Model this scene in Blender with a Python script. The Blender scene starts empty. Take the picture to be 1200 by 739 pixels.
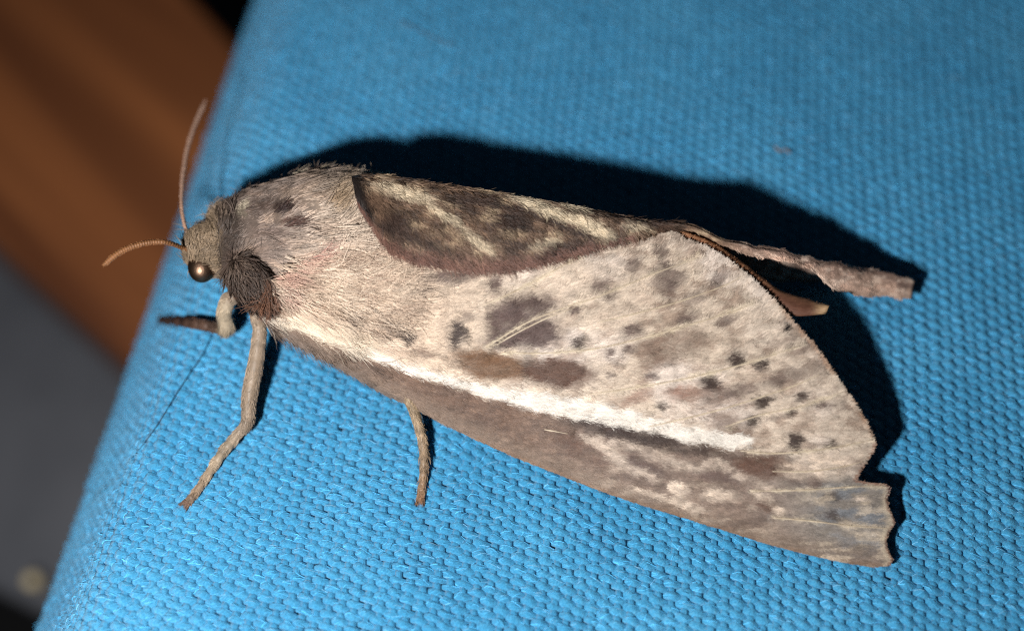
import bpy, math
import numpy as np
from mathutils import Vector, Matrix
from mathutils.geometry import delaunay_2d_cdt

rng = np.random.default_rng(7)
MM = 0.001
sc = bpy.context.scene
COL = sc.collection

# ------------------------------------------------------------------ camera
W, H = 1200.0, 739.0
HFOV, DIST, TILT = math.radians(45), 115.0, math.radians(25)
FPX = (W / 2) / math.tan(HFOV / 2)
CAM = np.array([0.0, -math.sin(TILT) * DIST, math.cos(TILT) * DIST])
RT = np.array([1.0, 0, 0]); UP = np.array([0, math.cos(TILT), math.sin(TILT)])
FW = np.array([0, math.sin(TILT), -math.cos(TILT)])
cd = bpy.data.cameras.new('camera'); cam = bpy.data.objects.new('camera', cd); COL.objects.link(cam)
cam.location = CAM * MM
cam.rotation_euler = (TILT, 0, 0)
cd.sensor_width = 36; cd.lens = 18 / math.tan(HFOV / 2)
cd.clip_start = 0.002; cd.clip_end = 20
cd.dof.use_dof = True; cd.dof.focus_distance = 0.1065; cd.dof.aperture_fstop = 8.8
sc.camera = cam

# ------------------------------------------------------------------ light
wd = bpy.data.worlds.new('World'); sc.world = wd; wd.use_nodes = True
wd.node_tree.nodes['Background'].inputs[0].default_value = (0.75, 0.85, 1, 1)
wd.node_tree.nodes['Background'].inputs[1].default_value = 0.02
ld = bpy.data.lights.new('phone_flash', 'POINT'); lo = bpy.data.objects.new('phone_flash', ld); COL.objects.link(lo)
lo.location = np.array([-36.0, -64.0, 84.0]) * MM
ld.energy = 0.87; ld.shadow_soft_size = 0.0033; ld.color = (1.0, 0.985, 0.965)
vs = sc.view_settings
vs.view_transform = 'Standard'; vs.look = 'None'; vs.exposure = 0; vs.gamma = 1
sc.cycles.max_bounces = 6
sc.cycles.use_denoising = False
sc.cycles.filter_width = 1.2
sc.cycles.sample_clamp_direct = 3.0; sc.cycles.sample_clamp_indirect = 1.5

# ------------------------------------------------------------------ helpers
def ray(px, py):
    px = np.asarray(px, float); py = np.asarray(py, float)
    return (((px - W / 2) / FPX)[..., None] * RT - ((py - H / 2) / FPX)[..., None] * UP + FW)

def lift(px, py, z):
    """point (mm) seen at photo pixel px,py that lies z mm above the cloth plane"""
    d = ray(px, py); z = np.asarray(z, float)
    t = (z - CAM[2]) / d[..., 2]
    return CAM + d * t[..., None]

def proj(P):
    v = np.asarray(P) - CAM
    k = v @ FW
    return W / 2 + FPX * (v @ RT) / k, H / 2 - FPX * (v @ UP) / k

def lin(c):
    c = np.asarray(c, float) / 255.0
    return np.where(c <= 0.04045, c / 12.92, ((c + 0.055) / 1.055) ** 2.4)

def hash2(ix, iy, seed):
    n = (ix.astype(np.int64) * 374761393 + iy.astype(np.int64) * 668265263 + seed * 974634777) & 0x7fffffff
    n = ((n ^ (n >> 13)) * 1274126177) & 0x7fffffff
    n = (n ^ (n >> 16)) & 0xffff
    return n / 65535.0

def vnoise(x, y, seed=0):
    x = np.asarray(x, float); y = np.asarray(y, float)
    ix = np.floor(x); iy = np.floor(y); fx = x - ix; fy = y - iy
    fx = fx * fx * (3 - 2 * fx); fy = fy * fy * (3 - 2 * fy)
    ix = ix.astype(np.int64); iy = iy.astype(np.int64)
    a = hash2(ix, iy, seed); b = hash2(ix + 1, iy, seed); c = hash2(ix, iy + 1, seed); d = hash2(ix + 1, iy + 1, seed)
    return (a * (1 - fx) + b * fx) * (1 - fy) + (c * (1 - fx) + d * fx) * fy

def fbm(x, y, seed=0, oct=4):
    s = 0; a = 0.5; t = 0
    for k in range(oct):
        s = s + a * vnoise(x * 2 ** k, y * 2 ** k, seed + k); t += a; a *= 0.5
    return s / t

def sstep(a, b, x):
    t = np.clip((np.asarray(x, float) - a) / (b - a), 0, 1)
    return t * t * (3 - 2 * t)

def tps(ctrl, smooth=0.0):
    c = np.array(ctrl, float); P = c[:, :2] / 100; z = c[:, 2]; n = len(c)
    def U(r2): return np.where(r2 > 1e-12, r2 * np.log(np.maximum(r2, 1e-12)), 0)
    K = U(((P[:, None] - P[None]) ** 2).sum(-1)) + smooth * np.eye(n)
    Q = np.c_[np.ones(n), P]
    A = np.block([[K, Q], [Q.T, np.zeros((3, 3))]])
    w = np.linalg.solve(A, np.r_[z, np.zeros(3)])
    def f(x, y):
        x = np.asarray(x, float) / 100; y = np.asarray(y, float) / 100
        sh = x.shape; X = np.stack([x.ravel(), y.ravel()], 1); out = np.empty(len(X))
        for i in range(0, len(X), 20000):
            q = X[i:i + 20000]
            out[i:i + 20000] = U(((q[:, None] - P[None]) ** 2).sum(-1)) @ w[:n] + w[n] + q @ w[n + 1:]
        return out.reshape(sh)
    return f

def catmull(pts, n):
    """n samples per span through pts (k,d)"""
    p = np.asarray(pts, float); q = np.vstack([2 * p[0] - p[1], p, 2 * p[-1] - p[-2]])
    out = []
    for i in range(len(p) - 1):
        a, b, c, d = q[i], q[i + 1], q[i + 2], q[i + 3]
        t = np.linspace(0, 1, n, endpoint=False)[:, None]
        out.append(0.5 * (2 * b + (c - a) * t + (2 * a - 5 * b + 4 * c - d) * t ** 2 + (3 * b - a - 3 * c + d) * t ** 3))
    out.append(p[-1:]); return np.vstack(out)

def inpoly(x, y, poly):
    poly = np.asarray(poly, float); r = np.zeros(np.shape(x), bool); j = len(poly) - 1
    for i in range(len(poly)):
        xi, yi = poly[i]; xj, yj = poly[j]
        if yi != yj:
            r ^= ((yi > y) != (yj > y)) & (x < (xj - xi) * (y - yi) / (yj - yi) + xi)
        j = i
    return r

def seg_dist(x, y, line):
    """distance of pixels to a polyline"""
    line = np.asarray(line, float); best = np.full(np.shape(x), 1e9)
    for (ax, ay), (bx, by) in zip(line[:-1], line[1:]):
        dx, dy = bx - ax, by - ay
        t = np.clip(((x - ax) * dx + (y - ay) * dy) / (dx * dx + dy * dy), 0, 1)
        best = np.minimum(best, np.hypot(x - ax - t * dx, y - ay - t * dy))
    return best

def mesh(name, verts, faces, mat, parent=None, col=None, uv=None, smooth=True):
    """one mesh object; verts in mm; faces (n,3|4) array"""
    v = np.asarray(verts, np.float32) * MM; f = np.asarray(faces, np.int32)
    me = bpy.data.meshes.new(name); k = f.shape[1]
    me.vertices.add(len(v)); me.vertices.foreach_set('co', v.ravel())
    me.loops.add(f.size); me.loops.foreach_set('vertex_index', f.ravel())
    me.polygons.add(len(f)); me.polygons.foreach_set('loop_start', np.arange(0, f.size, k, dtype=np.int32))
    me.update(calc_edges=True)
    if smooth: me.polygons.foreach_set('use_smooth', np.ones(len(f), bool))
    if col is not None:
        a = me.attributes.new('tint', 'FLOAT_COLOR', 'POINT')
        a.data.foreach_set('color', np.c_[col, np.ones(len(col))].astype(np.float32).ravel())
    if uv is not None:
        l = me.uv_layers.new(name='uv'); l.data.foreach_set('uv', np.asarray(uv, np.float32)[f.ravel()].ravel())
    me.validate()
    me.materials.append(mat)
    o = bpy.data.objects.new(name, me); COL.objects.link(o)
    if parent: o.parent = parent
    return o

def grid_faces(n, m, wrap=False):
    i = np.arange(n - 1)[:, None]; j = np.arange(m if wrap else m - 1)[None]
    j2 = (j + 1) % m
    a = i * m + j; b = i * m + j2; c = (i + 1) * m + j2; d = (i + 1) * m + j
    return np.stack([a, b, c, d], -1).reshape(-1, 4)

def frames(P):
    T = np.gradient(P, axis=0); T /= np.linalg.norm(T, axis=1)[:, None] + 1e-12
    ref = np.array([0, 0, 1.0]) if abs(T[:, 2]).mean() < 0.8 else np.array([0, 1.0, 0])
    A = np.cross(ref, T); A /= np.linalg.norm(A, axis=1)[:, None] + 1e-12
    B = np.cross(T, A)
    return T, A, B

def tube_data(P, r, sides=10, flat=1.0):
    T, A, B = frames(P); r = np.asarray(r, float)
    th = np.linspace(0, 2 * np.pi, sides, endpoint=False)
    V = P[:, None] + r[:, None, None] * (np.cos(th)[None, :, None] * A[:, None] + flat * np.sin(th)[None, :, None] * B[:, None])
    F = grid_faces(len(P), sides, True)
    V = V.reshape(-1, 3)
    n = len(V); V = np.vstack([V, P[0], P[-1]])
    j = np.arange(sides); j2 = (j + 1) % sides
    c0 = np.stack([np.full(sides, n), j2, j, j], -1); b = (len(P) - 1) * sides
    c1 = np.stack([np.full(sides, n + 1), b + j, b + j2, b + j2], -1)
    tri = np.vstack([c0[:, :3], c1[:, :3]])
    F = np.vstack([F[:, [0, 1, 2]], F[:, [0, 2, 3]], tri])
    return V, F

def curves(name, P, R, C, mat, parent):
    """hair: P (n,k,3) mm, R (n,k) mm, C (n,3)"""
    n, k, _ = P.shape
    hc = bpy.data.hair_curves.new(name); hc.add_curves([k] * n)
    hc.attributes['position'].data.foreach_set('vector', (P * MM).astype(np.float32).ravel())
    a = hc.attributes.get('radius') or hc.attributes.new('radius', 'FLOAT', 'POINT')
    a.data.foreach_set('value', (R * MM).astype(np.float32).ravel())
    a = hc.attributes.new('tint', 'FLOAT_COLOR', 'CURVE')
    a.data.foreach_set('color', np.c_[C, np.ones(n)].astype(np.float32).ravel())
    hc.materials.append(mat)
    o = bpy.data.objects.new(name, hc); COL.objects.link(o); o['kind'] = 'stuff'
    if parent: o.parent = parent
    return o

def fur(name, root, nrm, dr, L, C, mat, parent, rad=0.03, liftk=0.25, curl=0.15, k=5, clump=0.4, cell=12.0, cvar=0.15):
    n = len(root); L = np.asarray(L)[:, None]
    dr = dr + rng.normal(0, curl, (n, 3)); dr -= nrm * (dr * nrm).sum(1)[:, None]
    dr /= np.linalg.norm(dr, axis=1)[:, None] + 1e-9
    side = np.cross(nrm, dr); bend = rng.normal(0, 0.22, (n, 1))
    lk = liftk * rng.uniform(0.4, 1.5, (n, 1))
    s = np.linspace(0, 1, k); P = np.empty((n, k, 3))
    for i, t in enumerate(s):
        P[:, i] = root + L * (dr * t + nrm * lk * (t - 0.62 * t * t) + side * bend * t * t)
    if clump:
        cx, cy = proj(P[:, -1]); cs = cell * 0.6 + cell * 0.8 * vnoise(cx / 60, cy / 60, 7)
        cx = cx + 6 * vnoise(cx / 9, cy / 9, 3); key = (np.floor(cx / cell) * 4096 + np.floor(cy / (cell * 0.45))).astype(np.int64)
        uq, inv = np.unique(key, return_inverse=True); cnt = np.bincount(inv)
        mean = np.stack([np.bincount(inv, P[:, -1, a]) / cnt for a in range(3)], 1)[inv]
        for i, t in enumerate(s): P[:, i] += (mean - P[:, -1].copy()) * (clump * t * t) if i < k - 1 else 0
        P[:, -1] += (mean - P[:, -1]) * clump
        C = C * rng.normal(1, cvar, len(uq)).clip(0.5, 1.5)[inv][:, None]
    R = rad * rng.uniform(0.7, 1.25, (n, 1)) * np.array([1 - 0.75 * t ** 1.6 for t in s])[None]
    return curves(name, P, R, C, mat, parent)

def tag(o, label, cat, kind=None, group=None):
    o['label'] = label; o['category'] = cat
    if kind: o['kind'] = kind
    if group: o['group'] = group
    return o

# ------------------------------------------------------------------ materials
def mat_new(name):
    m = bpy.data.materials.new(name); m.use_nodes = True
    nt = m.node_tree; b = nt.nodes['Principled BSDF']
    return m, nt, b

def N(nt, t, **kw):
    n = nt.nodes.new(t)
    for k, v in kw.items():
        if k.startswith('i_'): n.inputs[k[2:].replace('_', ' ')].default_value = v
        else: setattr(n, k, v)
    return n

def mat_tint(name, rough=0.6, spec=0.3, noise=True, bump=0.0, uvs=(1, 1), amt=(0.7, 1.2), sheen=0.0, transl=False):
    m, nt, b = mat_new(name)
    at = N(nt, 'ShaderNodeAttribute', attribute_name='tint')
    b.inputs['Roughness'].default_value = rough
    b.inputs['Specular IOR Level'].default_value = spec
    b.inputs['Sheen Weight'].default_value = sheen
    if noise:
        uv = N(nt, 'ShaderNodeUVMap', uv_map='uv')
        mp = N(nt, 'ShaderNodeMapping'); mp.inputs['Scale'].default_value = (uvs[0], uvs[1], 1)
        ns = N(nt, 'ShaderNodeTexNoise', i_Scale=1.0, i_Detail=5.0, i_Roughness=0.65)
        mr = N(nt, 'ShaderNodeMapRange'); mr.inputs[1].default_value = 0.3; mr.inputs[2].default_value = 0.7
        mr.inputs[3].default_value = amt[0]; mr.inputs[4].default_value = amt[1]
        mx = N(nt, 'ShaderNodeVectorMath', operation='SCALE')
        nt.links.new(uv.outputs[0], mp.inputs[0]); nt.links.new(mp.outputs[0], ns.inputs['Vector'])
        nt.links.new(ns.outputs[0], mr.inputs[0]); nt.links.new(at.outputs['Color'], mx.inputs[0])
        nt.links.new(mr.outputs[0], mx.inputs['Scale']); nt.links.new(mx.outputs[0], b.inputs['Base Color'])
        if bump:
            bp = N(nt, 'ShaderNodeBump', i_Strength=bump, i_Distance=0.0001)
            nt.links.new(ns.outputs[0], bp.inputs['Height']); nt.links.new(bp.outputs[0], b.inputs['Normal'])
    else:
        nt.links.new(at.outputs['Color'], b.inputs['Base Color'])
    return m

def mat_noise(name, c1, c2, scale, rough=0.6, spec=0.3, bump=0.0, bdist=0.0002, stretch=(1, 1, 1), detail=4.0, sheen=0.0):
    m, nt, b = mat_new(name)
    tc = N(nt, 'ShaderNodeTexCoord'); mp = N(nt, 'ShaderNodeMapping'); mp.inputs['Scale'].default_value = stretch
    ns = N(nt, 'ShaderNodeTexNoise', i_Scale=scale, i_Detail=detail, i_Roughness=0.6)
    cr = N(nt, 'ShaderNodeValToRGB')
    cr.color_ramp.elements[0].position = 0.3; cr.color_ramp.elements[1].position = 0.7
    cr.color_ramp.elements[0].color = (*c1, 1); cr.color_ramp.elements[1].color = (*c2, 1)
    nt.links.new(tc.outputs['Object'], mp.inputs[0]); nt.links.new(mp.outputs[0], ns.inputs['Vector'])
    nt.links.new(ns.outputs[0], cr.inputs[0]); nt.links.new(cr.outputs[0], b.inputs['Base Color'])
    b.inputs['Roughness'].default_value = rough; b.inputs['Specular IOR Level'].default_value = spec
    b.inputs['Sheen Weight'].default_value = sheen
    if bump:
        bp = N(nt, 'ShaderNodeBump', i_Strength=bump, i_Distance=bdist)
        nt.links.new(ns.outputs[0], bp.inputs['Height']); nt.links.new(bp.outputs[0], b.inputs['Normal'])
    return m

def mat_yarn(name, dark, mid, light):
    m, nt, b = mat_new(name)
    uv = N(nt, 'ShaderNodeUVMap', uv_map='uv')
    mp = N(nt, 'ShaderNodeMapping'); mp.inputs['Scale'].default_value = (3.2, 9.0, 1)
    f1 = N(nt, 'ShaderNodeTexNoise', i_Scale=1.0, i_Detail=4.0, i_Roughness=0.7)
    tc = N(nt, 'ShaderNodeTexCoord')
    f2 = N(nt, 'ShaderNodeTexNoise', i_Scale=90.0, i_Detail=3.0)
    f3 = N(nt, 'ShaderNodeTexNoise', i_Scale=3800.0, i_Detail=3.0, i_Roughness=0.7)
    cr = N(nt, 'ShaderNodeValToRGB'); e = cr.color_ramp.elements
    e[0].position = 0.28; e[0].color = (*dark, 1); e[1].position = 0.74; e[1].color = (*light, 1)
    k = e.new(0.5); k.color = (*mid, 1)
    ad = N(nt, 'ShaderNodeMath', operation='MULTIPLY_ADD'); ad.inputs[1].default_value = 0.5
    sb = N(nt, 'ShaderNodeMath', operation='MULTIPLY_ADD'); sb.inputs[1].default_value = 0.3
    hf = N(nt, 'ShaderNodeMath', operation='MULTIPLY'); hf.inputs[1].default_value = 0.2
    nt.links.new(uv.outputs[0], mp.inputs[0]); nt.links.new(mp.outputs[0], f1.inputs['Vector'])
    nt.links.new(tc.outputs['Object'], f2.inputs['Vector']); nt.links.new(tc.outputs['Object'], f3.inputs['Vector'])
    nt.links.new(f2.outputs[0], hf.inputs[0])
    nt.links.new(f3.outputs[0], sb.inputs[0]); nt.links.new(hf.outputs[0], sb.inputs[2])
    nt.links.new(f1.outputs[0], ad.inputs[0]); nt.links.new(sb.outputs[0], ad.inputs[2])
    nt.links.new(ad.outputs[0], cr.inputs[0]); nt.links.new(cr.outputs[0], b.inputs['Base Color'])
    bp = N(nt, 'ShaderNodeBump', i_Strength=1.0, i_Distance=0.0003)
    nt.links.new(ad.outputs[0], bp.inputs['Height']); nt.links.new(bp.outputs[0], b.inputs['Normal'])
    b.inputs['Roughness'].default_value = 0.75; b.inputs['Specular IOR Level'].default_value = 0.25
    b.inputs['Sheen Weight'].default_value = 0.15
    return m

M_YARN = mat_yarn('blue_yarn', (0.008, 0.115, 0.250), (0.034, 0.250, 0.460), (0.135, 0.450, 0.670))
M_WARP = mat_yarn('blue_warp_yarn', (0.008, 0.115, 0.250), (0.028, 0.220, 0.415), (0.10, 0.37, 0.57))
M_BACK = mat_noise('blue_backing', (0.004, 0.05, 0.13), (0.008, 0.08, 0.18), 800, 0.9)
M_HAIR = mat_tint('moth_fur', rough=0.5, spec=0.35, noise=False)
M_FUZZ = mat_tint('cloth_fuzz', rough=0.6, spec=0.3, noise=False)
M_WING = mat_tint('wing_membrane', rough=0.6, spec=0.3, bump=0.5, uvs=(0.12, 0.45), amt=(0.65, 1.15))
M_LEG = mat_tint('leg_cuticle', rough=0.5, spec=0.4, bump=0.4, uvs=(30, 6), amt=(0.7, 1.2))

# ------------------------------------------------------------------ cloth (flat sheet, rolling over at its edge)
ea = lift(358., 0., 0.); eb = lift(116., 739., 0.)
EDIR = (ea - eb) / np.linalg.norm(ea - eb)
ENRM = np.array([-EDIR[1], EDIR[0], 0.0])           # points to the left, away from the sheet
if ENRM[0] > 0: ENRM = -ENRM
_s = np.linspace(0, 60, 1201)
_phi = math.radians(60) * sstep(-2.5, 5.0, _s) + math.radians(38) * sstep(20.0, 31.0, _s)
_ds = _s[1] - _s[0]
_X = np.concatenate([[0], np.cumsum(np.cos(_phi[:-1]) * _ds)]); _Z = np.concatenate([[0], -np.cumsum(np.sin(_phi[:-1]) * _ds)])

def bend(x, y, h):
    """sheet coordinates -> world (mm), h above the sheet"""
    s = (np.stack([x, y], -1) - ea[:2]) @ ENRM[:2]
    sp = np.maximum(s, 0)
    X = np.interp(sp, _s, _X); Z = np.interp(sp, _s, _Z); ph = np.interp(sp, _s, _phi)
    base = np.stack([x, y], -1) - sp[..., None] * ENRM[:2]
    und = 0.35 * (fbm(x / 22 + 5, y / 22 + 9, 77, 2) - 0.5)
    hx = X + (h + und) * np.sin(ph); hz = Z + (h + und) * np.cos(ph)
    xy = base + hx[..., None] * ENRM[:2]
    return np.concatenate([xy, hz[..., None]], -1)

def cloth_z(px, py, it=12):
    """height of the cloth seen at a pixel and the world point there"""
    z = 0.0
    for _ in range(it):
        P = lift(px, py, z)
        s = (P[:2] - ea[:2]) @ ENRM[:2]
        z = 0.5 * z + 0.5 * (np.interp(s, _X, _Z) if s > 0 else 0.0)
    return z

cushion = bpy.data.objects.new('cushion', None); COL.objects.link(cushion)
tag(cushion, 'bright blue coarsely woven fabric cushion that the moth stands on', 'cushion')
PW, QW = 1.10, 0.53                                   # warp and weft pitch, mm
EU = np.array([0.982, -0.17]); EV = np.array([0.10, 0.995])

def sheet(u, v):
    x = u * EU[0] + v * EV[0]; y = u * EU[1] + v * EV[1]
    y = y - 0.0009 * x * x
    w1 = fbm(x / 9, y / 9, 31, 3) - 0.5; w2 = fbm(x / 9, y / 9, 57, 3) - 0.5
    return x + 0.5 * w1, y + 0.5 * w2

U0, U1, V0, V1 = -106.0, 80.0, -58.0, 72.0
def in_view(P, m=16.0):
    """is any of this strand near the stretch of cloth the photograph covers?"""
    px, py = proj(P); k = m / 0.079
    return (px > -k) & (px < W + k) & (py > -k) & (py < H + k)

nw = int((U1 - U0) / PW); SEG = 5
ui = np.arange(nw * SEG + 1) / SEG                     # in warp pitches
nv = int((V1 - V0) / QW)
def weft(us, j):
    """section of weft row j at us warp pitches: offset, height, half width, half height, wobble"""
    jj = np.zeros_like(us) + j
    ph = us + j + 0.35 * (vnoise(us * 0.5, jj * 1.7, 35) - 0.5)
    c = np.cos(np.pi * ph)
    nz = vnoise(us * 0.52, jj * 3.7, 5) - 0.5; nz2 = vnoise(us * 0.48 + 9, jj * 5.1 + 40, 15) - 0.5
    nl = fbm(us * 0.06, jj * 0.05, 16, 2) - 0.5
    zc = 0.14 * (1 + 0.9 * nz) * c
    hw = QW * (0.70 + 0.25 * c) * (1 + 0.40 * nz2 + 0.3 * nl)
    hh = 0.24 * (1 + 0.14 * c) * (1 + 0.5 * nz)
    wob = 0.20 * (vnoise(us * 0.5, jj * 2.3 + 90, 25) - 0.5)
    return c, zc, hw, hh, wob
for j in range(nv):
    v0 = V0 + (j + 0.5) * QW
    x, y = sheet(U0 + ui * PW, np.full_like(ui, v0))
    C0 = bend(x, y, np.zeros_like(x)); ok = in_view(C0)
    s = (np.stack([x, y], -1) - ea[:2]) @ ENRM[:2]; ok &= s < 42
    if ok.sum() < 30: continue
    i0, i1 = np.where(ok)[0][[0, -1]]; us = ui[i0:i1 + 1]
    c, zc, hw, hh, wob = weft(us, j)
    K = 7; th = np.linspace(0, 2 * np.pi, K, endpoint=False)
    off = hw[:, None] * np.cos(th)[None]
    uu = (U0 + us * PW)[:, None] - 0.35 * off            # a slight lean of every float
    x2, y2 = sheet(uu, v0 + wob[:, None] + off)
    V = bend(x2, y2, zc[:, None] + hh[:, None] * np.sin(th)[None])
    n = len(us)
    uv = np.stack([np.repeat(us[:, None], K, 1) * 1.0, np.repeat((np.arange(K) / K)[None], n, 0) * 2 + us[:, None] * 0.5], -1) + j * 7.3
    mesh('weft_yarn', V.reshape(-1, 3), grid_faces(n, K, True), M_YARN, cushion, uv=uv.reshape(-1, 2))
SEG2 = 3
vi = np.arange(nv * SEG2 + 1) / SEG2
for i in range(nw + 1):
    u0 = U0 + i * PW
    x, y = sheet(np.full_like(vi, u0), V0 + vi * QW)
    s = (np.stack([x, y], -1) - ea[:2]) @ ENRM[:2]
    C0 = bend(x, y, np.zeros_like(x)); ok = in_view(C0) & (s < 42)
    if ok.sum() < 30: continue
    i0, i1 = np.where(ok)[0][[0, -1]]; vs_ = vi[i0:i1 + 1]
    c = -np.cos(np.pi * (vs_ - 0.5 + i)); K = 5; th = np.linspace(0, 2 * np.pi, K, endpoint=False)
    nz = fbm(vs_ * 0.4, np.full_like(vs_, i * 4.1), 45, 2) - 0.5
    uu = u0 + 0.34 * PW * (1 + 0.5 * nz)[:, None] * np.cos(th)[None]
    vv = np.repeat((V0 + vs_ * QW)[:, None], K, 1)
    x2, y2 = sheet(uu, vv)
    V = bend(x2, y2, 0.055 + (0.12 * c)[:, None] + 0.22 * np.sin(th)[None])
    uv = np.stack([np.repeat(vs_[:, None], K, 1) * 0.5, np.repeat((np.arange(K) / K)[None], len(vs_), 0) * 2], -1) + i * 3.1
    mesh('warp_yarn', V.reshape(-1, 3), grid_faces(len(vs_), K, True), M_WARP, cushion, uv=uv.reshape(-1, 2))
gx, gy = np.meshgrid(np.linspace(-104, 76, 150), np.linspace(-56, 70, 100), indexing='ij')
V = bend(gx, gy, np.full_like(gx, -0.42))
sok = ((np.stack([gx, gy], -1) - ea[:2]) @ ENRM[:2]) < 50
F = grid_faces(150, 100); F = F[sok.ravel()[F].all(1)]
mesh('backing', V.reshape(-1, 3), F, M_BACK, cushion)
# fibres of the spun wefts, and loose ends standing off them
nf = 120000; k = 5
jr = rng.integers(0, nv, nf); ur = rng.uniform(0, nw, nf)
xx, yy = sheet(U0 + ur * PW, V0 + (jr + 0.5) * QW)
qx, qy = proj(bend(xx, yy, np.zeros(nf)))
keep = (weft(ur, jr)[0] > -0.45) & (qx > -40) & (qx < W + 40) & (qy > -40) & (qy < H + 40) & (((np.stack([xx, yy], -1) - ea[:2]) @ ENRM[:2]) < 28)
jr = jr[keep]; ur = ur[keep]; nf = len(ur)
t0 = rng.uniform(-0.85, 0.85, nf); Lf = rng.uniform(0.35, 1.1, nf); sl = rng.normal(0.25, 0.55, nf)
stand = np.where(rng.uniform(0, 1, nf) < 0.14, rng.uniform(0.08, 0.30, nf), 0.012)
P = np.empty((nf, k, 3)); cur = rng.normal(0, 0.3, nf)
for i, t in enumerate(np.linspace(-0.5, 0.5, k)):
    u_ = ur + Lf * t / PW; tt = t0 + sl * t + cur * (t * t - 0.1)
    c, zc, hw, hh, wob = weft(u_, jr)
    o_ = tt * hw
    h_ = zc + hh * np.sqrt(np.clip(1 - tt ** 2, 0.02, 1)) + stand * (0.25 - t * t) * 4
    xx, yy = sheet(U0 + u_ * PW - 0.35 * o_, V0 + (jr + 0.5) * QW + wob + o_)
    P[:, i] = bend(xx, yy, h_)
cf = lin([80, 170, 216])[None] * (rng.lognormal(0, 0.42, (nf, 1))).clip(0.3, 1.7)
cf = np.where(rng.uniform(0, 1, (nf, 1)) < 0.12, cf * 0.6 + lin([150, 185, 205]) * 0.5, cf)
curves('yarn_fibre', P, np.full((nf, k), 0.016) * rng.uniform(0.6, 1.3, (nf, 1)), cf, M_FUZZ, cushion)

# ------------------------------------------------------------------ moth: colour pattern of the wings
BLOBS = [  # cx, cy, rx, ry, rot(deg), strength, colour key
 (525,326,34,9,-4,.65,'g'),(488,342,13,4,-12,.7,'g'),(578,334,9,11,0,.75,'g'),(410,374,11,6,0,.5,'g'),(450,379,8,9,30,.5,'b'),
 (473,395,12,8,10,1,'d'),(531,393,9,18,14,1,'d'),(500,415,20,5,12,.5,'b'),(440,392,8,5,0,.6,'b'),(545,372,10,5,-20,.35,'g'),(592,378,28,28,0,.7,'g'),(612,362,42,15,-14,.8,'g'),(600,396,40,13,-10,.7,'g'),(632,390,30,19,-8,.95,'g'),
 (575,429,52,16,8,.8,'a'),(615,430,9,16,0,.5,'d'),(652,436,42,18,4,1,'b'),(560,419,34,9,10,.6,'a'),(678,401,10,9,0,.85,'d'),(672,363,7,8,30,.7,'g'),(711,346,10,7,0,.65,'g'),(702,333,15,7,-15,.55,'g'),
 (668,344,6,6,0,.3,'g'),(738,387,14,8,-10,.65,'g'),(733,408,9,6,10,.7,'g'),(711,416,6,7,0,.65,'g'),(760,441,9,4,0,.7,'g'),(711,440,5,4,0,.45,'g'),(720,425,4,3,0,.4,'g'),
 (742,312,10,8,0,.45,'g'),(735,288,14,5,-15,.35,'r'),(775,295,9,9,0,.5,'g'),(776,309,6,6,0,.5,'g'),(780,326,20,13,14,.62,'g'),(783,342,12,10,0,.35,'g'),(802,374,13,8,-10,.65,'g'),(838,330,16,7,-42,.5,'g'),
 (847,377,14,9,-15,.55,'g'),(812,350,16,10,-30,.3,'g'),(785,403,46,17,-8,.38,'b'),(862,422,12,8,-14,.9,'d'),(891,428,9,6,-8,.8,'d'),(831,450,13,10,10,.9,'d'),(838,464,20,12,0,.5,'b'),(866,458,22,9,-14,.45,'g'),(800,460,26,10,0,.42,'r'),(770,425,26,8,-10,.2,'b'),
 (892,471,11,8,-6,.9,'d'),(877,493,8,7,0,.85,'d'),(858,505,30,11,10,.5,'b'),(846,490,22,6,8,.3,'b'),(930,517,9,11,0,.9,'d'),(972,520,8,5,-10,.8,'d'),(926,484,7,5,0,.75,'d'),(905,489,18,4,-10,.35,'g'),(963,474,9,6,-20,.65,'g'),(938,465,9,5,-10,.7,'d'),
 (925,440,32,9,-22,.38,'g'),(905,447,20,6,-10,.3,'g'),(960,430,12,8,-40,.2,'g'),(772,474,7,5,30,.75,'d'),(745,465,18,8,-25,.4,'r'),(985,475,10,6,0,.3,'g'),(950,405,28,7,-25,.3,'g'),(920,400,25,5,-20,.25,'g'),
 (985,545,11,9,10,.6,'g'),(955,560,11,12,10,.65,'g'),(958,534,10,6,0,.6,'g'),(935,560,10,8,0,.4,'g'),(895,545,48,14,5,.7,'b'),(897,592,14,7,10,.6,'b'),(975,583,11,6,0,.5,'d'),(975,602,8,7,0,.6,'d'),(1005,545,10,6,30,.4,'g'),
 (665,514,20,10,15,.3,'b'),(725,505,70,9,11,.75,'d'),(800,525,60,8,9,.55,'d'),(690,530,40,12,20,.3,'b'),(745,545,40,9,18,.5,'g'),(840,556,30,9,6,.5,'g'),(845,543,9,6,10,.6,'d'),
]
LIGHT = [(795,573,12,8,25,.6),(842,580,22,8,8,.55),(723,538,12,8,25,.55),(705,522,18,5,20,.4),(912,598,10,5,12,.4),(893,583,12,5,25,.5),(800,590,30,4,18,.4),(965,545,34,16,0,.55),(925,548,18,9,20,.3),
         (1010,585,10,3,-5,.4),(760,578,26,4,20,.35),(672,330,34,16,-22,.4),(745,340,26,18,0,.3),(655,385,6,12,0,.25),(720,375,28,9,-12,.35),(690,395,12,16,0,.25)]
KEYC = {'g': lin([84, 68, 64]), 'd': lin([56, 44, 40]), 'b': lin([84, 60, 49]), 'a': lin([104, 77, 57]), 'r': lin([124, 88, 74])}
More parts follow.
